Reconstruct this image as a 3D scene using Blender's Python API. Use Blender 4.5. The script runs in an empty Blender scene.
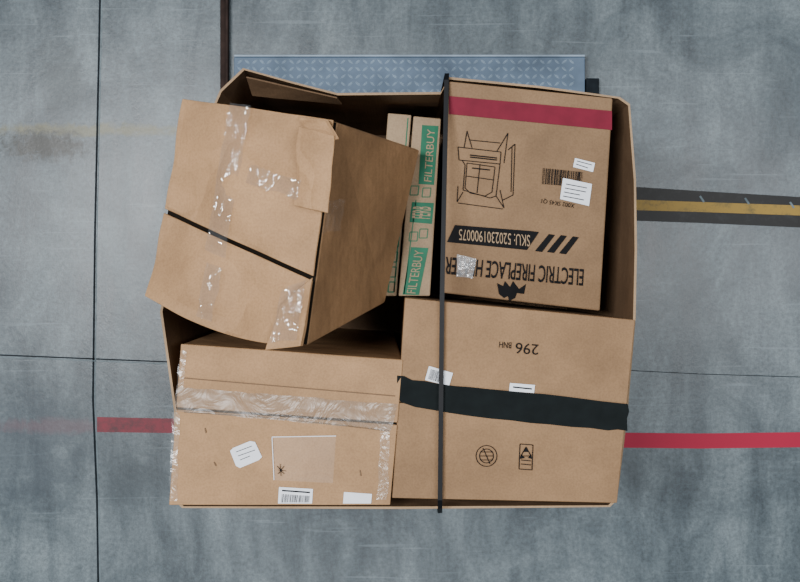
import bpy, bmesh, math, random
from mathutils import Vector, noise
random.seed(4)
F=1050.0; H=3.6; CX=400.0; CY=274.0
scene=bpy.context.scene
CAM=Vector((0,0,H))
def W(u,v,z=0.0):
    d=(H-z)/F
    return Vector(((u-CX)*d,(CY-v)*d,z))
class Plane:
    def __init__(s,a,b,c):
        s.o=a.copy(); n=(b-a).cross(c-a).normalized()
        if n.z<0: n=-n
        s.n=n
    def at(s,u,v,off=0.0):
        d=Vector(((u-CX)/F,(CY-v)/F,-1.0))
        o=s.o+s.n*off
        t=(o-CAM).dot(s.n)/d.dot(s.n)
        return CAM+d*t
# ---------------- materials ----------------
def newmat(name):
    m=bpy.data.materials.new(name); m.use_nodes=True
    nt=m.node_tree; b=nt.nodes['Principled BSDF']
    return m,nt,b
def plain(name,col,rough=0.6,metal=0.0,nscale=30,var=0.12,spec=.5):
    m,nt,b=newmat(name)
    tc=nt.nodes.new('ShaderNodeTexCoord'); n=nt.nodes.new('ShaderNodeTexNoise'); n.inputs['Scale'].default_value=nscale
    n.inputs['Detail'].default_value=5
    r=nt.nodes.new('ShaderNodeValToRGB')
    r.color_ramp.elements[0].position=.3; r.color_ramp.elements[1].position=.7
    r.color_ramp.elements[0].color=[c*(1-var) for c in col]+[1]
    r.color_ramp.elements[1].color=[min(1,c*(1+var)) for c in col]+[1]
    nt.links.new(tc.outputs['Object'],n.inputs['Vector']); nt.links.new(n.outputs['Fac'],r.inputs['Fac'])
    nt.links.new(r.outputs['Color'],b.inputs['Base Color'])
    b.inputs['Roughness'].default_value=rough; b.inputs['Metallic'].default_value=metal
    b.inputs['Specular IOR Level'].default_value=spec
    return m
def cardboard(name,col,bump=0.25,crush=0.0):
    m,nt,b=newmat(name); L=nt.links
    tc=nt.nodes.new('ShaderNodeTexCoord')
    n1=nt.nodes.new('ShaderNodeTexNoise'); n1.inputs['Scale'].default_value=5; n1.inputs['Detail'].default_value=7
    n1.inputs['Roughness'].default_value=.62
    n2=nt.nodes.new('ShaderNodeTexNoise'); n2.inputs['Scale'].default_value=220; n2.inputs['Detail'].default_value=3
    L.new(tc.outputs['Object'],n1.inputs['Vector']); L.new(tc.outputs['Object'],n2.inputs['Vector'])
    r=nt.nodes.new('ShaderNodeValToRGB')
    r.color_ramp.elements[0].position=.28; r.color_ramp.elements[1].position=.72
    r.color_ramp.elements[0].color=(col[0]*.72,col[1]*.72,col[2]*.73,1)
    r.color_ramp.elements[1].color=(col[0]*1.18,col[1]*1.18,col[2]*1.18,1)
    L.new(n1.outputs['Fac'],r.inputs['Fac'])
    mx=nt.nodes.new('ShaderNodeMixRGB'); mx.blend_type='MULTIPLY'; mx.inputs['Fac'].default_value=.4
    r2=nt.nodes.new('ShaderNodeValToRGB'); r2.color_ramp.elements[0].color=(.68,.66,.64,1); r2.color_ramp.elements[1].color=(1.0,1,1,1)
    r2.color_ramp.elements[0].position=.35; r2.color_ramp.elements[1].position=.6
    L.new(n2.outputs['Fac'],r2.inputs['Fac'])
    L.new(r.outputs['Color'],mx.inputs['Color1']); L.new(r2.outputs['Color'],mx.inputs['Color2'])
    L.new(mx.outputs['Color'],b.inputs['Base Color'])
    b.inputs['Roughness'].default_value=.7
    b.inputs['Specular IOR Level'].default_value=.2
    w=nt.nodes.new('ShaderNodeTexWave'); w.inputs['Scale'].default_value=40; w.inputs['Distortion'].default_value=.6
    L.new(tc.outputs['Object'],w.inputs['Vector'])
    n3=nt.nodes.new('ShaderNodeTexNoise'); n3.inputs['Scale'].default_value=9; n3.inputs['Detail'].default_value=3
    L.new(tc.outputs['Object'],n3.inputs['Vector'])
    b1=nt.nodes.new('ShaderNodeBump'); b1.inputs['Strength'].default_value=.06; b1.inputs['Distance'].default_value=.002
    b2=nt.nodes.new('ShaderNodeBump'); b2.inputs['Strength'].default_value=bump; b2.inputs['Distance'].default_value=.02
    L.new(w.outputs['Fac'],b1.inputs['Height']); L.new(n3.outputs['Fac'],b2.inputs['Height'])
    L.new(b1.outputs['Normal'],b2.inputs['Normal']); 
    last=b2
    if crush>0:
        vo=nt.nodes.new('ShaderNodeTexVoronoi'); vo.feature='DISTANCE_TO_EDGE'; vo.inputs['Scale'].default_value=5.0
        n4=nt.nodes.new('ShaderNodeTexNoise'); n4.inputs['Scale'].default_value=3; n4.inputs['Detail'].default_value=2
        L.new(tc.outputs['Object'],n4.inputs['Vector']); 
        mm=nt.nodes.new('ShaderNodeMixRGB'); mm.inputs['Fac'].default_value=.2
        L.new(tc.outputs['Object'],mm.inputs['Color1']); L.new(n4.outputs['Color'],mm.inputs['Color2']); L.new(mm.outputs['Color'],vo.inputs['Vector'])
        mr=nt.nodes.new('ShaderNodeMapRange'); mr.inputs['From Max'].default_value=.12; L.new(vo.outputs['Distance'],mr.inputs['Value'])
        b3=nt.nodes.new('ShaderNodeBump'); b3.inputs['Strength'].default_value=crush; b3.inputs['Distance'].default_value=.010
        L.new(mr.outputs['Result'],b3.inputs['Height']); L.new(b2.outputs['Normal'],b3.inputs['Normal']); last=b3
    L.new(last.outputs['Normal'],b.inputs['Normal'])
    return m
def film(name,opac=.03,rough=.08,tint=(.8,.82,.85),scale=16,bstr=.9,dist=.02,gl=.12):
    m,nt,b=newmat(name); L=nt.links
    out=nt.nodes['Material Output']
    b.inputs['Base Color'].default_value=(*tint,1); b.inputs['Roughness'].default_value=max(.25,rough)
    b.inputs['Specular IOR Level'].default_value=.6
    tc=nt.nodes.new('ShaderNodeTexCoord')
    n=nt.nodes.new('ShaderNodeTexNoise'); n.inputs['Scale'].default_value=scale; n.inputs['Detail'].default_value=3; n.inputs['Distortion'].default_value=1.5
    L.new(tc.outputs['Object'],n.inputs['Vector'])
    bp=nt.nodes.new('ShaderNodeBump'); bp.inputs['Strength'].default_value=bstr; bp.inputs['Distance'].default_value=dist
    L.new(n.outputs['Fac'],bp.inputs['Height']); L.new(bp.outputs['Normal'],b.inputs['Normal'])
    g=nt.nodes.new('ShaderNodeBsdfGlossy'); g.inputs['Roughness'].default_value=rough; L.new(bp.outputs['Normal'],g.inputs['Normal'])
    t=nt.nodes.new('ShaderNodeBsdfTransparent')
    m1=nt.nodes.new('ShaderNodeMixShader'); m1.inputs[0].default_value=opac
    L.new(t.outputs[0],m1.inputs[1]); L.new(b.outputs[0],m1.inputs[2])
    m2=nt.nodes.new('ShaderNodeMixShader'); m2.inputs[0].default_value=gl
    L.new(m1.outputs[0],m2.inputs[1]); L.new(g.outputs[0],m2.inputs[2])
    L.new(m2.outputs[0],out.inputs[0])
    return m
M={}
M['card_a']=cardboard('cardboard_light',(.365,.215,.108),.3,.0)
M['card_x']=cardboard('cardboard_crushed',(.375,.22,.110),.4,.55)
M['card_b']=cardboard('cardboard_mid',(.262,.156,.080),.25)
M['card_shade']=cardboard('cardboard_side_shaded',(.235,.135,.066),.55)  # darker copy for the tilted carton's body, side shade put into the colour
M['card_c']=cardboard('cardboard_print',(.225,.138,.074),.2)
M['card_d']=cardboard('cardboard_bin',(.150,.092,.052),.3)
M['card_w']=cardboard('cardboard_filter',(.33,.235,.145),.15)
M['gap_shade']=plain('carton_gap_shade',(.008,.006,.004),.9,spec=.1)  # near-black for body tops, paints the shade seen in flap gaps
M['crease']=plain('carton_crease',(.12,.07,.035),.8)
M['edge']=cardboard('cardboard_edge',(.34,.23,.135),.2)
M['black']=plain('black_ink',(.006,.006,.007),.7,spec=.1)
M['btape']=plain('black_tape_mat',(.008,.0105,.0110),.85,var=.15,spec=.08)
M['red']=plain('red_ink',(.145,.009,.024),.6,spec=.15)
M['green']=plain('green_ink',(.010,.125,.065),.5,spec=.2)
M['white']=plain('label_paper',(.70,.73,.78),.5,var=.04)
M['strap']=plain('strap_plastic',(.004,.0045,.006),.45,spec=.2)
M['film']=film('clear_packing_film')
M['film2']=film('dull_packing_film',opac=.06,rough=.25,scale=14,bstr=.5,gl=.05,tint=(.5,.45,.4))
M['tape']=film('clear_packing_tape',opac=.22,rough=.35,tint=(.22,.165,.12),scale=14,bstr=.4,gl=.03)
M['pouch']=film('clear_pouch',opac=.02,rough=.4,scale=10,bstr=.1,gl=.02)
M['wood']=plain('pallet_wood',(.35,.24,.13),.8,nscale=12,var=.25)
M['steel']=plain('tread_plate_steel',(.085,.125,.18),.6,.0,nscale=9,var=.35,spec=.3)
M['lug']=plain('tread_lug_steel',(.22,.29,.37),.45,.0,nscale=9,var=.3)
M['rust']=plain('rusty_angle_iron',(.028,.017,.014),.8,.1,nscale=25,var=.4,spec=.2)
# ---------------- helpers ----------------
def empty(name,loc=(0,0,0)):
    e=bpy.data.objects.new(name,None); scene.collection.objects.link(e); e.location=(0,0,0); e.empty_display_size=.1
    return e
def mesh(name,verts,faces,mat,parent=None,mats=None,idx=None,smooth=False):
    me=bpy.data.meshes.new(name); me.from_pydata([tuple(v) for v in verts],[],faces)
    for m in (mats or [mat]): me.materials.append(m)
    if idx:
        for p,i in zip(me.polygons,idx): p.material_index=i
    if smooth:
        for p in me.polygons: p.use_smooth=True
    me.update()
    o=bpy.data.objects.new(name,me); scene.collection.objects.link(o)
    if parent: o.parent=parent
    return o
def bevel(o,w,seg=2):
    b=o.modifiers.new('bevel','BEVEL'); b.width=w; b.segments=seg; b.limit_method='ANGLE'; b.angle_limit=.6
def fixn(o):
    bm=bmesh.new(); bm.from_mesh(o.data); bmesh.ops.recalc_face_normals(bm,faces=bm.faces); bm.to_mesh(o.data); bm.free()
def hexa(name,top,bot,mat,parent,bev=.004,topmat=None):
    v=list(top)+list(bot)
    f=[(0,1,2,3),(7,6,5,4)]+[(i,i+4,(i+1)%4+4,(i+1)%4) for i in range(4)]
    o=mesh(name,v,f,mat,parent,mats=[mat,topmat or mat],idx=[1,0,0,0,0,0]); fixn(o)
    if bev: bevel(o,bev)
    return o
def aabb(name,x0,x1,y0,y1,z0,z1,mat,parent,bev=.002):
    t=[Vector(p) for p in ((x0,y1,z1),(x1,y1,z1),(x1,y0,z1),(x0,y0,z1))]
    b=[Vector((p.x,p.y,z0)) for p in t]
    return hexa(name,t,b,mat,parent,bev)
def lerp(a,b,t): return a+(b-a)*t
def bil(q,s,t): return lerp(lerp(q[0],q[1],s),lerp(q[3],q[2],s),t)
def slab(name,q,th,mat,parent,n=14,amp=.0012,freq=7,edge_amp=0.0,bev=.0012,bow=0.0,dome=0.0):
    """thin cardboard panel: q = TL,TR,BR,BL outer surface"""
    nrm=(q[1]-q[0]).cross(q[3]-q[0]).normalized()
    if nrm.z<0: nrm=-nrm
    dn_=(q[3]-q[0]).normalized()
    V=[];Fc=[]
    for k in (0,1):
        for j in range(n+1):
            for i in range(n+1):
                s,t=i/n,j/n
                p=bil(q,s,t)+dn_*bow*t*t*math.sin(math.pi*min(1,s**1.1))+nrm*dome*math.sin(math.pi*s)*math.sin(math.pi*t)
                d=noise.noise(p*freq+Vector((3.1,1.7,k*0)))*amp
                e=edge_amp*noise.noise(p*13) if (i in(0,n) or j in (0,n)) else 0
                V.append(p+nrm*(d-th*k)+nrm*e)
    def id(k,i,j): return k*(n+1)**2+j*(n+1)+i
    for j in range(n):
        for i in range(n):
            Fc.append((id(0,i,j),id(0,i+1,j),id(0,i+1,j+1),id(0,i,j+1)))
            Fc.append((id(1,i,j),id(1,i,j+1),id(1,i+1,j+1),id(1,i+1,j)))
    for i in range(n):
        Fc.append((id(0,i,0),id(1,i,0),id(1,i+1,0),id(0,i+1,0)))
        Fc.append((id(0,i,n),id(0,i+1,n),id(1,i+1,n),id(1,i,n)))
        Fc.append((id(0,0,i),id(0,0,i+1),id(1,0,i+1),id(1,0,i)))
        Fc.append((id(0,n,i),id(1,n,i),id(1,n,i+1),id(0,n,i+1)))
    o=mesh(name,V,Fc,mat,parent); fixn(o); 
    if bev: bevel(o,bev,1)
    return o
def sheet(name,q,mat,parent,nu=30,nv=8,amp=.002,freq=30,off=.003,ragged=0.0):
    nrm=(q[1]-q[0]).cross(q[3]-q[0]).normalized()
    if nrm.z<0: nrm=-nrm
    V=[];Fc=[]
    for j in range(nv+1):
        for i in range(nu+1):
            s=i/nu;t=j/nv
            p=bil(q,s,t)
            d=abs(noise.noise(p*freq))*amp+off
            if j in (0,nv): p=p+(q[3]-q[0]).normalized()*ragged*noise.noise(p*25)
            if i in (0,nu): p=p+(q[1]-q[0]).normalized()*ragged*noise.noise(p*25)
            V.append(p+nrm*d)
    for j in range(nv):
        for i in range(nu):
            a=j*(nu+1)+i; Fc.append((a,a+1,a+nu+2,a+nu+1))
    return mesh(name,V,Fc,mat,parent,smooth=True)
def poly(name,pl,pts,mat,parent,off=.0022):
    return mesh(name,[pl.at(u,v,off) for u,v in pts],[tuple(range(len(pts)))],mat,parent)
def polys(name,pl,lst,mat,parent,off=.0022):
    V=[];Fc=[]
    for pts in lst:
        s=len(V); V+=[pl.at(u,v,off) for u,v in pts]; Fc.append(tuple(range(s,s+len(pts))))
    return mesh(name,V,Fc,mat,parent)
def seg(a,b,w):
    dx,dy=b[0]-a[0],b[1]-a[1]; l=math.hypot(dx,dy) or 1; nx,ny=-dy/l*w/2,dx/l*w/2
    return [(a[0]+nx,a[1]+ny),(b[0]+nx,b[1]+ny),(b[0]-nx,b[1]-ny),(a[0]-nx,a[1]-ny)]
def lines(name,pl,segs,w,mat,parent,off=.0022):
    return polys(name,pl,[seg(a,b,w) for a,b in segs],mat,parent,off)
def pl_segs(pts,close=False):
    r=[(pts[i],pts[i+1]) for i in range(len(pts)-1)]
    if close: r.append((pts[-1],pts[0]))
    return r
def text(name,s,pl,quad,mat,parent,off=.0026,bold=0.0):
    """quad = reading-order TL,TR,BR,BL on the face"""
    cu=bpy.data.curves.new(name+'_c','FONT'); cu.body=s; cu.offset=bold; cu.resolution_u=3
    to=bpy.data.objects.new(name+'_t',cu); scene.collection.objects.link(to)
    dg=bpy.context.evaluated_depsgraph_get(); dg.update()
    me=bpy.data.meshes.new_from_object(to.evaluated_get(dg))
    bpy.data.objects.remove(to); 
    xs=[v.co.x for v in me.vertices]; ys=[v.co.y for v in me.vertices]
    x0,x1,y0,y1=min(xs),max(xs),min(ys),max(ys)
    Q=[Vector((a,b)) for a,b in quad]
    for v in me.vertices:
        sx=(v.co.x-x0)/(x1-x0); t=1-(v.co.y-y0)/(y1-y0)
        p=lerp(lerp(Q[0],Q[1],sx),lerp(Q[3],Q[2],sx),t)
        v.co=pl.at(p.x,p.y,off)
    me.materials.clear(); me.materials.append(mat)
    o=bpy.data.objects.new(name,me); scene.collection.objects.link(o); o.parent=parent
    return o
def barcode(name,pl,quad,mat,parent,n=26,off=.003):
    Q=[Vector(p) for p in quad]; L=[];x=0
    while x<1:
        w=random.choice([.012,.02,.032]); 
        a=lerp(Q[0],Q[1],x);b=lerp(Q[0],Q[1],min(1,x+w));c=lerp(Q[3],Q[2],min(1,x+w));d=lerp(Q[3],Q[2],x)
        L.append([tuple(a),tuple(b),tuple(c),tuple(d)]); x+=w+random.choice([.014,.022,.03])
    return polys(name,pl,L,mat,parent,off)
def carton(root,top,bot,mat,sa=.5,sb=.5,gap=.004,th=.004,amp=.0012,edge_amp=0.0,n=14,freq=7,bodymat=None,drop=.0006,bow=0,dome=0):
    """top: TL,TR,BR,BL. seam from left edge frac sa to right edge frac sb"""
    nrm=(top[1]-top[0]).cross(top[3]-top[0]).normalized()
    if nrm.z<0: nrm=-nrm
    hexa('carton_body',[p-nrm*(th+drop) for p in top],bot,bodymat or mat,root,.005,topmat=M['gap_shade'])
    l=(top[3]-top[0]).normalized()*gap/2
    A=lerp(top[0],top[3],sa); B=lerp(top[1],top[2],sb)
    slab('top_flap_rear',[top[0],top[1],B-l,A-l],th,mat,root,amp=amp,edge_amp=edge_amp,n=n,freq=freq,dome=dome)
    slab('top_flap_front',[A+l,B+l,top[2],top[3]],th,mat,root,amp=amp,edge_amp=edge_amp,n=n,freq=freq,bow=bow)
    return Plane(top[0],top[1],top[3])

# ---------------- floor ----------------
def floor_mat():
    m,nt,b=newmat('concrete_floor'); L=nt.links
    tc=nt.nodes.new('ShaderNodeTexCoord')
    def N(scale,det,dist=0,vec=None,rough=.6):
        n=nt.nodes.new('ShaderNodeTexNoise'); n.inputs['Scale'].default_value=scale; n.inputs['Detail'].default_value=det
        n.inputs['Distortion'].default_value=dist; n.inputs['Roughness'].default_value=rough
        L.new(vec or tc.outputs['Object'],n.inputs['Vector']); return n
    mp=nt.nodes.new('ShaderNodeMapping'); mp.inputs['Scale'].default_value=(3.2,.7,1); L.new(tc.outputs['Object'],mp.inputs['Vector'])  # noise stretched along y, paints streaky floor reflections into the base colour
    n1=N(2.3,12,.9,None,.68); n2=N(2.4,9,.4,mp.outputs['Vector'],.68); n3=N(75,5,0,None,.8)
    r1=nt.nodes.new('ShaderNodeValToRGB'); e=r1.color_ramp.elements
    e[0].position=.36; e[0].color=(.048,.066,.079,1); e[1].position=.64; e[1].color=(.128,.160,.178,1)
    L.new(n1.outputs['Fac'],r1.inputs['Fac'])
    r2=nt.nodes.new('ShaderNodeValToRGB'); e=r2.color_ramp.elements
    e[0].position=.38; e[0].color=(.55,.58,.60,1); e[1].position=.60; e[1].color=(1.25,1.25,1.22,1)
    L.new(n2.outputs['Fac'],r2.inputs['Fac'])
    mx=nt.nodes.new('ShaderNodeMixRGB'); mx.blend_type='MULTIPLY'; mx.inputs['Fac'].default_value=.85
    L.new(r1.outputs['Color'],mx.inputs['Color1']); L.new(r2.outputs['Color'],mx.inputs['Color2'])
    r3=nt.nodes.new('ShaderNodeValToRGB'); e=r3.color_ramp.elements
    e[0].position=.3; e[0].color=(.5,.5,.5,1); e[1].position=.7; e[1].color=(1.5,1.5,1.5,1)
    L.new(n3.outputs['Fac'],r3.inputs['Fac'])
    mx2=nt.nodes.new('ShaderNodeMixRGB'); mx2.blend_type='MULTIPLY'; mx2.inputs['Fac'].default_value=.8
    L.new(mx.outputs['Color'],mx2.inputs['Color1']); L.new(r3.outputs['Color'],mx2.inputs['Color2'])
    cur=mx2.outputs['Color']
    for rot,sc in ((.5,(1,26,1)),(-1.1,(1,30,1)),(1.45,(1,22,1))):
        mp2=nt.nodes.new('ShaderNodeMapping'); mp2.inputs['Rotation'].default_value=(0,0,rot); mp2.inputs['Scale'].default_value=sc
        L.new(tc.outputs['Object'],mp2.inputs['Vector'])
        ns=N(2.2,2,.4,mp2.outputs['Vector'],.5)
        mr=nt.nodes.new('ShaderNodeMapRange'); mr.inputs['From Min'].default_value=.69; mr.inputs['From Max'].default_value=.74
        mr.inputs['To Max'].default_value=.3; L.new(ns.outputs['Fac'],mr.inputs['Value'])
        x=nt.nodes.new('ShaderNodeMixRGB'); x.inputs['Color2'].default_value=(.20,.25,.28,1)
        L.new(mr.outputs['Result'],x.inputs['Fac']); L.new(cur,x.inputs['Color1']); cur=x.outputs['Color']
    def stain(cx,cy,rx,ry,col,amt,cur,sc=14):
        mp=nt.nodes.new('ShaderNodeMapping'); mp.vector_type='POINT'
        mp.inputs['Location'].default_value=(-cx/rx,-cy/ry,0); mp.inputs['Scale'].default_value=(1/rx,1/ry,0)
        L.new(tc.outputs['Object'],mp.inputs['Vector'])
        ln=nt.nodes.new('ShaderNodeVectorMath'); ln.operation='LENGTH'; L.new(mp.outputs['Vector'],ln.inputs[0])
        nn=N(sc,6,.8,None,.75)
        ad=nt.nodes.new('ShaderNodeMath'); ad.operation='MULTIPLY_ADD'; ad.inputs[1].default_value=2.4; 
        L.new(nn.outputs['Fac'],ad.inputs[0]); L.new(ln.outputs['Value'],ad.inputs[2])
        mr=nt.nodes.new('ShaderNodeMapRange'); mr.inputs['From Min'].default_value=1.6; mr.inputs['From Max'].default_value=2.3
        mr.inputs['To Min'].default_value=amt; mr.inputs['To Max'].default_value=0
        L.new(ad.outputs[0],mr.inputs['Value'])
        x=nt.nodes.new('ShaderNodeMixRGB'); x.inputs['Color2'].default_value=(*col,1)
        L.new(mr.outputs['Result'],x.inputs['Fac']); L.new(cur,x.inputs['Color1']); return x.outputs['Color']
    p=W(90,130); cur=stain(p.x,p.y,.42,.024,(.15,.13,.035),.6,cur,20)
    p=W(46,145); cur=stain(p.x,p.y,.18,.06,(.008,.009,.005),1.0,cur,34)
    p=W(60,80); cur=stain(p.x,p.y,.09,.16,(.03,.04,.045),.6,cur)
    p=W(20,450); cur=stain(p.x,p.y,.25,.25,(.03,.045,.06),.6,cur)
    p=W(130,480); cur=stain(p.x,p.y,.12,.1,(.03,.045,.055),.6,cur)
    p=W(700,330); cur=stain(p.x,p.y,.15,.25,(.04,.055,.065),.45,cur)
    p=W(60,426); cur=stain(p.x,p.y,.3,.03,(.13,.06,.075),.4,cur)
    L.new(cur,b.inputs['Base Color'])
    rr=nt.nodes.new('ShaderNodeMapRange'); rr.inputs['To Min'].default_value=.25; rr.inputs['To Max'].default_value=.5
    L.new(n2.outputs['Fac'],rr.inputs['Value']); L.new(rr.outputs['Result'],b.inputs['Roughness'])
    bp=nt.nodes.new('ShaderNodeBump'); bp.inputs['Strength'].default_value=.15; bp.inputs['Distance'].default_value=.004
    L.new(n3.outputs['Fac'],bp.inputs['Height']); L.new(bp.outputs['Normal'],b.inputs['Normal'])
    return m
floor=mesh('floor',[(-4,-4,0),(4,-4,0),(4,4,0),(-4,4,0)],[(0,1,2,3)],floor_mat())
GP=Plane(Vector((0,0,0)),Vector((1,0,0)),Vector((0,1,0)))
M['joint']=plain('floor_joint_filler',(.012,.016,.020),.9,var=.3,spec=.1)
M['jointl']=plain('floor_joint_light',(.13,.17,.19),.9,var=.3)
lines('floor_joint',GP,pl_segs([(101,-60),(99,49),(95,230),(93,400),(97,500),(99,640)]),2.0,M['joint'],floor,.0006)
lines('floor_joint_edge',GP,pl_segs([(103,-60),(101,49),(97,230),(95,400),(99,500),(101,640)]),.9,M['jointl'],floor,.0007)
lines('floor_joint_cross',GP,pl_segs([(-60,353),(0,355),(170,362),(500,364)]),1.3,M['joint'],floor,.0006)
lines('floor_joint_cross_thin',GP,pl_segs([(500,364),(700,374),(900,380)]),.7,M['joint'],floor,.0006)
lines('floor_joint_cross_edge',GP,pl_segs([(-60,355),(0,357),(170,364)]),.8,M['jointl'],floor,.0007)
def worn(name,col,amt=.45):
    m,nt,b=newmat(name); L=nt.links
    tc=nt.nodes.new('ShaderNodeTexCoord'); n=nt.nodes.new('ShaderNodeTexNoise'); n.inputs['Scale'].default_value=22; n.inputs['Detail'].default_value=8; n.inputs['Roughness'].default_value=.75
    L.new(tc.outputs['Object'],n.inputs['Vector'])
    r=nt.nodes.new('ShaderNodeValToRGB'); e=r.color_ramp.elements
    e[0].position=amt-.1; e[0].color=(col[0]*.35+.02,col[1]*.4+.02,col[2]*.4+.02,1); e[1].position=amt+.08; e[1].color=(*col,1)
    L.new(n.outputs['Fac'],r.inputs['Fac']); L.new(r.outputs['Color'],b.inputs['Base Color']); b.inputs['Roughness'].default_value=.5
    b.inputs['Specular IOR Level'].default_value=.25
    return m
M['rtape']=worn('red_floor_tape',(.36,.008,.04),.3)
M['rtape2']=worn('red_floor_tape_faded',(.20,.03,.045),.47)
M['ytape']=worn('yellow_floor_tape',(.30,.19,.035),.42)
M['dtape']=worn('dark_floor_tape',(.014,.014,.014),.42)
mk=empty('red_floor_marking')
poly('tape_strip',GP,[(560,432),(700,433.5),(900,431),(900,446),(700,448.5),(560,447)],M['rtape'],mk,.0012)
mk2=empty('red_floor_marking')
poly('tape_strip',GP,[(97,417),(240,420),(240,434),(97,432)],M['rtape2'],mk2,.0012)
mk3=empty('yellow_floor_marking')
poly('dark_backing',GP,[(560,182),(700,191),(900,203),(900,232),(700,223),(560,218)],M['dtape'],mk3,.001)
poly('yellow_strip',GP,[(560,197),(700,202),(900,209),(900,219),(700,212),(560,208)],M['ytape'],mk3,.0018)
polys('wear_marks',GP,[seg((700+dx,194+dy),(704+dx,200+dy),2.0) for dx,dy in ((0,2),(45,4),(90,8))],M['jointl'],mk3,.0022)

# ---------------- floor scale ----------------
sc=empty('floor_scale_platform')
SX0=(234-CX)/F*3.56; SX1=(585-CX)/F*3.56; SY1=(CY-57)/F*3.56; SY0=SY1-1.24
aabb('scale_deck',SX0,SX1,SY0,SY1,.003,.04,M['steel'],sc,.003)
V=[];Fc=[]
pit=.025; nx=int((SX1-SX0-.02)/pit); ny=int((SY1-SY0-.02)/pit)
yo=(SY1-.016)-(ny-1)*pit
for j in range(ny):
    for i in range(nx):
        if j<ny-12 and 2<i<nx-3 : continue
        cx=SX0+.02+i*pit; cy=yo+j*pit
        a=math.radians(40 if (i+j)%2 else -40)
        ca,sa=math.cos(a),math.sin(a); l,w=.0125,.0038
        base=len(V)
        for (dx,dy,dz) in ((-l,0,0),(-l*.4,-w,0),(l*.4,-w,0),(l,0,0),(l*.4,w,0),(-l*.4,w,0)):
            V.append((cx+dx*ca-dy*sa,cy+dx*sa+dy*ca,.0402))
        V.append((cx-l*.5*ca,cy-l*.5*sa,.0435)); V.append((cx+l*.5*ca,cy+l*.5*sa,.0435))
        b=base
        Fc+=[(b,b+1,b+6),(b+1,b+2,b+7,b+6),(b+2,b+3,b+7),(b+3,b+4,b+7),(b+4,b+5,b+6,b+7),(b+5,b,b+6)]
mesh('tread_lugs',V,Fc,M['lug'],sc)
aabb('deck_edge_lip',SX0,SX1,SY1+.001,SY1+.008,.003,.041,M['lug'],sc,.002)
fr=empty('steel_guide_rail')
x=W(226,60).x
aabb('rail_flange',x-.018,x+.012,SY0,1.4,.001,.012,M['rust'],fr)
aabb('rail_web',x+.004,x+.012,SY0,1.4,.012,.035,M['rust'],fr)
rm=aabb('side_ramp_plate',SX1+.006,SX1+.05,SY0,SY1-.07,.001,.03,M['joint'],sc)

# ---------------- pallet ----------------
pa=empty('wooden_pallet')
for i,y in enumerate((-.50,-.04,.40)):
    aabb('stringer_%d'%(i+1),-.5,.5,y-.025,y+.025,.056,.15,M['wood'],pa)
for i in range(7):
    xx=-.5+.05+i*.15; aabb('deck_board_%d'%(i+1),xx-.05,xx+.05,-.54,.44,.1505,.168,M['wood'],pa)
for i in range(3):
    xx=-.45+i*.45; aabb('base_board_%d'%(i+1),xx-.05,xx+.05,-.54,.44,.0435,.0555,M['wood'],pa)

# ---------------- bulk bin ----------------
bin_=empty('bulk_cardboard_bin')
rim=[(243,68,1.05),(290,81,1.03),(337,93,1.0),(390,92.5,1.0),(441,92,1.0),(449,77,1.0),(540,86,1.0),(620,97,1.0),
     (630,104,1.0),(636,180,1.0),(637,250,1.0),(635.5,320,1.0),(627,420,1.0),(617,500,1.0),(610,507,1.0),(400,509,1.0),(182,508,1.0),
     (174,500,1.0),(174,410,1.0),(160,312,1.0),(177,220,1.0),(198,140,1.0),(220,90,1.02)]
R=[W(*p) for p in rim]; n=len(R)
def basept(p):
    x=max(-.55,min(.55,p.x*1.02)); y=max(-.56,min(.46,p.y*1.02))
    return Vector((x,y,.17))
Bp=[basept(p) for p in R]
cen=Vector((0,-.06,0))
V=[];lv=6
def inward(p,t): 
    d=Vector((cen.x-p.x,cen.y-p.y,0)).normalized(); return p+d*t
for k in range(lv+1):
    f=k/lv
    for i in range(n): V.append(lerp(Bp[i],R[i],f))
for k in range(lv+1):
    f=k/lv
    for i in range(n): V.append(inward(lerp(Bp[i],R[i],f),.006))
Fc=[];idx=[]
s2=(lv+1)*n
for k in range(lv):
    for i in range(n):
        a=k*n+i;b=k*n+(i+1)%n
        Fc.append((a,b,b+n,a+n)); idx.append(0)
        Fc.append((s2+a,s2+a+n,s2+b+n,s2+b)); idx.append(0)
for i in range(n):
    a=lv*n+i;b=lv*n+(i+1)%n; Fc.append((a,b,s2+b,s2+a)); idx.append(1)
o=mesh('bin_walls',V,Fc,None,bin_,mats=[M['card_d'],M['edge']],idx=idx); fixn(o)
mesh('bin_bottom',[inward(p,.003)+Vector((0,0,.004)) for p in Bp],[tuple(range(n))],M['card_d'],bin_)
slab('folded_rim_flap',[W(246,78,1.035),W(337,98,.99),W(342,104,.93),W(252,96,.95)],.004,M['card_d'],bin_,amp=.003)

# ---------------- hidden lower layer ----------------
lo=empty('cardboard_carton')
t=[Vector(p) for p in ((-.46,.38,.72),(-.12,.38,.72),(-.12,-.04,.72),(-.46,-.04,.72))]
carton(lo,t,[Vector((p.x,p.y,.178)) for p in t],M['card_b'])
lo2=empty('cardboard_carton')
t=[Vector(p) for p in ((.13,.42,.70),(.52,.42,.70),(.52,-.04,.70),(.13,-.04,.70))]
carton(lo2,t,[Vector((p.x,p.y,.178)) for p in t],M['card_b'])

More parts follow.
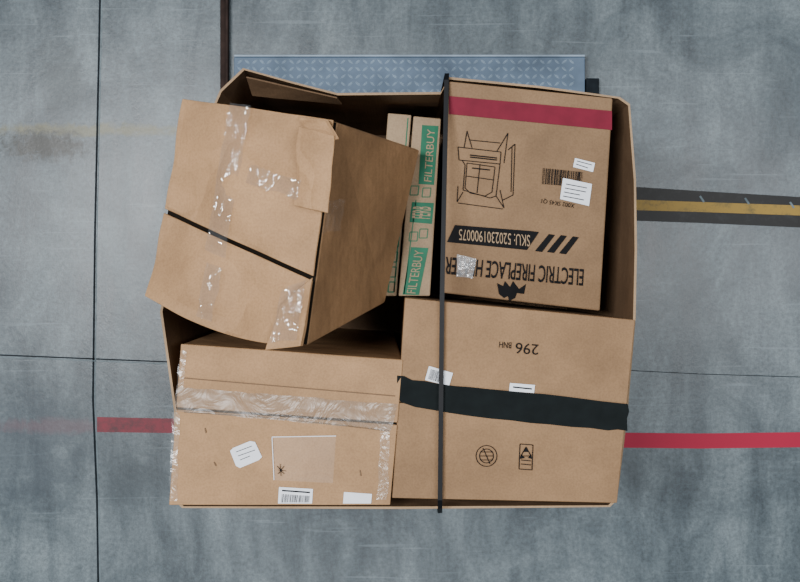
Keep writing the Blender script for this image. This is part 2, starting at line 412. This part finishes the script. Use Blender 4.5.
# ---------------- fireplace heater carton ----------------
fp=empty('fireplace_heater_carton')
t=[W(449,81,1.02),W(613,98,1.02),W(600,311,.90),W(443,293,.90)]
bt=[Vector((p.x,p.y-(.012 if i<2 else -.004),p.z-.17)) for i,p in enumerate(t)]
hexa('carton_body',[p-Vector((0,0,.001)) for p in t],bt,M['card_c'],fp,.004)
P=Plane(t[0],t[1],t[3])
poly('red_band',P,[(449,96),(612,111),(612,130),(449,114)],M['red'],fp)
sg=pl_segs([(458,147),(501,152),(500,164),(459,160)],True)+pl_segs([(464,148),(467,131),(472,148)])+pl_segs([(497,151),(508,133),(504,163)])\
 +pl_segs([(462,160),(465,165),(463,190),(490,198),(496,196),(500,164)])+pl_segs([(467,163),(495,167),(492,192),(485,196),(470,193),(465,188),(467,163)])\
 +pl_segs([(480,164),(477,193)])+pl_segs([(466,176),(494,180)])+pl_segs([(458,186),(457,202),(463,192)])+pl_segs([(496,196),(504,208),(500,190)])\
 +pl_segs([(508,150),(515,144),(513,195),(503,200)])+pl_segs([(512,147),(511,192)])+pl_segs([(470,140),(500,143)])+pl_segs([(458,203),(503,209)])
lines('heater_drawing',P,sg,.8,M['black'],fp)
lines('heater_drawing_strokes',P,[((470,155),(497,158)),((470,157),(497,160)),((472,168),(490,170))],1.2,M['black'],fp)  # heavier printed ink strokes in the heater drawing
poly('sku_band',P,[(455,225),(531,231),(539,232),(527,250),(447,242)],M['black'],fp)
text('sku_text','SKU: 5202301900075',P,[(530,246.5),(459,240),(459,229),(530,235)],M['card_w'],fp,.003,.0)
polys('slashes',P,[[(x0+8,234+k),(x0+14,235+k),(x0+1,252+k),(x0-6,251+k)] for x0,k in ((541,0),(553,1),(565,2.3))],M['black'],fp)
text('title_text','ELECTRIC FIREPLACE HEATER',P,[(583,286),(444,274),(446,256.5),(584,269)],M['black'],fp,.0028,.010)
poly('flame_logo',P,[(497,283),(503,286),(505,281),(510,287),(513,281),(519,289),(526,284),(524,294),(517,293),(515,298),(509,301),(508,296),(504,298),(499,294)],M['black'],fp)
barcode('barcode',P,[(543,168),(583,172),(581,187),(542,184)],M['black'],fp)
text('barcode_number','X002 SK45 Q1',P,[(574,208),(541,203),(542,198),(575,203)],M['black'],fp)
poly('address_label',P,[(563,178),(592,184),(589,206),(560,199)],M['white'],fp,.0034)
lines('label_print',P,[((566,184),(587,188)),((565,188),(586,192)),((564,192),(580,195)),((563,196),(584,200))],.9,M['black'],fp,.0042)
poly('small_label',P,[(575,158),(595,163),(593,172),(573,167)],M['white'],fp,.0034)
lines('small_label_print',P,[((577,161),(592,165)),((576,164),(588,168))],.8,M['black'],fp,.0042)
q=[P.at(457,254),P.at(476,258),P.at(473,279),P.at(456,276)]
sheet('crumpled_sticker',q,film('sticker_film',.3,.2,(.8,.82,.85),25),fp,10,10,.006,60,.003,.004)

# ---------------- filter cartons ----------------
def filt(quad,z):
    e=empty('air_filter_carton')
    t=[W(u,v,z) for u,v in quad]; 
    hexa('carton_body',t,[Vector((p.x,p.y,.2)) for p in t],M['card_w'],e,.003)
    return e,Plane(t[0],t[1],t[3])
f2,P2=filt([(388,113),(411.5,115),(396.5,296),(374,296)],.84)
f1,P1=filt([(413.5,116),(441,118.5),(430,296),(398.5,296)],.86)
poly('green_panel',P1,[(422,125),(438.5,126),(434,185),(418.5,184)],M['green'],f1,.001)
text('panel_text','FILTERBUY',P1,[(424,181),(427.5,129),(435,129.5),(431.5,182)],M['card_w'],f1,.002,.0)
poly('green_panel_lower',P1,[(411,247),(428.5,248),(419,299-4),(402.5,294.5)],M['green'],f1,.001)
text('panel_text_lower','FILTERBUY',P1,[(406.5,293),(415,250),(424,250.5),(415.5,293.5)],M['card_w'],f1,.002,.0)
poly('green_badge',P1,[(412,202),(434,203),(432,224),(409.5,222)],M['green'],f1,.001)
text('badge_text','FERB',P1,[(412,218),(413,206),(431,207),(430,219)],M['card_w'],f1,.002,.01)
sg=[]
for (cx,cy) in ((427,192),(424,233),(415,190),(414,236)):
    sg+=pl_segs([(cx-4,cy-4),(cx+4,cy-4),(cx+3,cy+5),(cx-5,cy+5)],True)
sg+=pl_segs([(416,200),(404,294)])
lines('size_boxes',P1,sg,1.0,M['green'],f1,.001)
sg=[]
for k in range(6):
    cx=399-k*1.4; cy=212+k*15
    sg+=pl_segs([(cx-3,cy-5),(cx+3,cy-5),(cx+2,cy+5),(cx-4,cy+5)],True)
lines('size_boxes',P2,sg,1.2,M['green'],f2,.001)
lines('green_rule',P2,[((408,118),(394,292))],1.2,M['green'],f2,.001)

# ---------------- BNH carton ----------------
bn=empty('cardboard_carton')
t=[W(405,298,1.06),W(635,320,1.06),W(617,503,1.05),W(392,498,1.05)]
bt=[Vector((max(-.0,p.x*.97),p.y*(.97 if i>1 else 1.04),.185)) for i,p in enumerate(t)]
P=carton(bn,t,bt,M['card_b'],.52,.53,gap=.003)
up=[(397,375.5),(404,376),(412,380),(425,381),(440,384),(455,386),(470,387),(488,389),(505,390.5),(525,392.5),(545,394),(570,397),(600,401),(628,404)]
dn=[(629,412),(627,419),(627.5,431),(618,429.5),(608,430.5),(590,428),(572,427),(550,424.5),(530,423),(512,420.5),(490,418.5),(470,416),(450,413),(430,409.5),(415,407),(402,402.5),(397,398)]
poly('black_tape_band',P,up+dn,M['btape'],bn,.004)
text('print_296','296',P,[(538,355),(515,353.5),(516,342.5),(539,344.5)],M['black'],bn)
text('print_bnh','BNH',P,[(511,348.5),(499,347.5),(499.5,341.5),(511.5,342.5)],M['black'],bn)
poly('shipping_label',P,[(429,366),(453,373),(449,386),(425,380)],M['white'],bn,.0028)
barcode('shipping_barcode',P,[(431,369),(444,373),(441,383),(428,379)],M['black'],bn,off=.0034)
poly('shipping_label_small',P,[(510,383),(535,385),(534,393),(509,391)],M['white'],bn,.0028)
lines('label_line',P,[((513,387),(532,389))],1.5,M['black'],bn,.0034)
def ring(cx,cy,r,k=20): return pl_segs([(cx+r*math.cos(a*2*math.pi/k),cy+r*math.sin(a*2*math.pi/k)) for a in range(k)],True)
lines('round_cert_mark',P,ring(486.5,456,10.5)+ring(486.5,456,7)+[((480,452),(493,452)),((480,456),(493,456)),((480,460),(493,460)),((483,448),(490,464))],.8,M['black'],bn)
sg=pl_segs([(520,444),(533,445),(532,470),(519,469)],True)+pl_segs([(526,447),(531,456),(521,456)],True)+[((521,460),(531,461)),((521,464),(531,465))]
lines('recycle_mark',P,sg,.9,M['black'],bn)
polys('recycle_fill',P,[[(526,447),(529,452),(523,452)],[(521,454),(525,458),(520,459)],[(531,454),(528,458),(532,459)]],M['black'],bn)

# ---------------- lower-left carton ----------------
ll=empty('cardboard_carton')
t=[W(181,344,1.04),W(403,360,1.06),W(390,505,1.06),W(169,505,1.04)]
bt=[Vector((p.x*.96,p.y*(.97 if i>1 else .90),.185)) for i,p in enumerate(t)]
bt[1].x=-.02; bt[2].x=-.03
P=carton(ll,t,bt,M['card_a'],.40,.44,gap=.006,amp=.002)
q=[P.at(177,387),P.at(398,404),P.at(391,430),P.at(176,411)]
sheet('clear_tape_band',q,M['tape'],ll,60,10,.004,35,.0025,.004)
q=[P.at(172,412),P.at(180,412),P.at(177,500),P.at(170,500)]
sheet('film_edge',q,M['film2'],ll,6,30,.005,40,.003,.004)
q=[P.at(380,425),P.at(390,426),P.at(387,500),P.at(377,500)]
sheet('film_edge_b',q,M['film2'],ll,6,30,.005,40,.003,.004)
q=[P.at(180,350),P.at(187,350),P.at(184,388),P.at(177,388)]
sheet('film_edge_c',q,M['film2'],ll,6,20,.005,40,.003,.004)
lines('fold_crease',P,pl_segs([(184,412),(260,417),(330,424),(389,431)])+pl_segs([(184,378),(395,396)]),1.1,M['crease'],ll,.0026)
poly('round_corner_label',P,[(230,451),(233,448),(250,441),(255,442),(262,457),(259,460),(240,468),(236,466)],M['white'],ll,.0028)
lines('label_print',P,[((236,452),(252,446)),((238,456),(255,450)),((240,460),(250,456))],.7,M['black'],ll,.0034)
q=[P.at(272,437),P.at(336,436),P.at(333,483),P.at(274,480)]
sheet('document_pouch',q,M['pouch'],ll,16,12,.0006,20,.002,0)
lines('pouch_edge',P,pl_segs([(272,437),(274,480)])+pl_segs([(272,437),(336,436)]),.7,M['white'],ll,.0045)
lines('pouch_mark',P,[((277,466),(284,474)),((284,466),(278,474)),((278,470),(286,471)),((280,464),(281,476))],.6,M['black'],ll,.005)
poly('barcode_label',P,[(279,487),(313,489),(312,503.5),(278,503.5)],M['white'],ll,.0028)
barcode('label_barcode',P,[(282,494),(310,496),(309,502.5),(281,502.5)],M['black'],ll,off=.0034)
lines('label_line',P,[((282,490.5),(310,492.5))],1.6,M['black'],ll,.0034)
poly('corner_label',P,[(344,492),(372,494),(371,503.5),(343,503.5)],M['white'],ll,.0028)
lines('staples',P,[((205,428),(206,433)),((214,462),(216,466)),((360,470),(361,476))],1.1,M['crease'],ll,.0028)

# ---------------- big tilted carton ----------------
bg=empty('cardboard_carton')
A=W(183,99,1.20);B=W(333,120,1.34);C=W(303,346,1.34);D=W(146,296,1.20)
Bb=W(420,150,.95);Cb=W(385,303,.95)
Ab=Vector((-.36,.37,.84));Db=Vector((-.43,.02,.84))
P=carton(bg,[A,B,C,D],[Ab,Bb,Cb,Db],M['card_x'],.565,.70,gap=.010,th=.006,amp=.018,edge_amp=.006,n=34,freq=7,bodymat=M['card_shade'],drop=.014,bow=.028,dome=.012)
q=[P.at(303,128),P.at(337,137),P.at(331,214),P.at(296,206)]
slab('torn_edge_flap',[p+P.n*.016 for p in q],.004,M['card_x'],bg,n=10,amp=.014,freq=14,edge_amp=.008)
q=[P.at(300,118),P.at(331,121),P.at(341,140),P.at(318,142)]
slab('torn_corner_flap',[p+P.n*.012 for p in q],.004,M['card_x'],bg,n=8,amp=.014,freq=18,edge_amp=.008)
q=[P.at(282,306),P.at(316,278),P.at(303,346),P.at(268,350)]
slab('front_corner_flap',[p+P.n*.012 for p in q],.004,M['card_x'],bg,n=8,amp=.010,freq=14,edge_amp=.005)
q=[P.at(234,104),P.at(255,107),P.at(229,258),P.at(209,250)]
sheet('clear_tape_strip',q,M['film'],bg,16,60,.006,40,.018,.004)
q=[P.at(255,166),P.at(305,182),P.at(300,200),P.at(250,184)]
sheet('clear_tape_scrap',q,M['film'],bg,30,12,.006,40,.018,.005)
q=[P.at(210,262),P.at(226,268),P.at(215,322),P.at(200,316)]
sheet('clear_tape_lower',q,M['film'],bg,12,24,.007,30,.014,.006)
q=[P.at(286,292),P.at(310,280),P.at(302,340),P.at(276,344)]
sheet('clear_tape_corner',q,M['film'],bg,24,24,.007,30,.022,.006)
sideP=[B,Bb,Cb,C]
q=[bil(sideP,.02,.35),bil(sideP,.22,.35),bil(sideP,.22,.5),bil(sideP,.02,.5)]
sheet('tape_on_side',q,M['film2'],bg,20,20,.004,40,.003,.006)

# ---------------- strap ----------------
st=empty('strapping_band')
path=[(Vector((.118,.500,.06))),W(447,75,1.005)+Vector((0,.003,0)),W(446.5,80,1.028),W(442,300,1.074),W(440,500,1.066)]
e=W(440,511,1.0); path+= [W(440,508,1.04),e+Vector((0,-.004,0)),Vector((e.x,e.y-.003,.06))]
V=[];Fc=[];wd=.0056
for p in path:
    V.append(p+Vector((-wd,0,0)));V.append(p+Vector((wd,0,0)))
for i in range(len(path)-1): Fc.append((2*i,2*i+1,2*i+3,2*i+2))
o=mesh('strap_ribbon',V,Fc,M['strap'],st)
s=o.modifiers.new('s','SOLIDIFY'); s.thickness=.0012

# ---------------- lights / world ----------------
w=bpy.data.worlds.new('warehouse_ambient'); scene.world=w; w.use_nodes=True
w.node_tree.nodes['Background'].inputs[0].default_value=(.80,.90,1,1); w.node_tree.nodes['Background'].inputs[1].default_value=.17
def area(name,loc,tgt,sx,sy,e,col=(.98,.99,1)):
    l=bpy.data.lights.new(name,'AREA'); l.shape='RECTANGLE'; l.size=sx;l.size_y=sy;l.energy=e;l.color=col
    o=bpy.data.objects.new(name,l); scene.collection.objects.link(o); o.location=loc
    o.rotation_euler=(Vector(tgt)-Vector(loc)).to_track_quat('-Z','Y').to_euler()
area('high_bay_light',(-2.0,.5,6.5),(0,0,.8),.6,2.2,430)
area('high_bay_light.001',(2.6,.4,7),(0.3,0,.8),.8,3.0,235)
area('high_bay_light.002',(-.6,-3.4,6.5),(0,0,.8),2.5,.6,80)

cam=bpy.data.cameras.new('camera'); co=bpy.data.objects.new('camera',cam); scene.collection.objects.link(co)
co.location=(0,0,H); co.rotation_euler=(0,0,0)
cam.sensor_width=36; cam.lens=36*F/800; cam.shift_y=-17/800
scene.camera=co
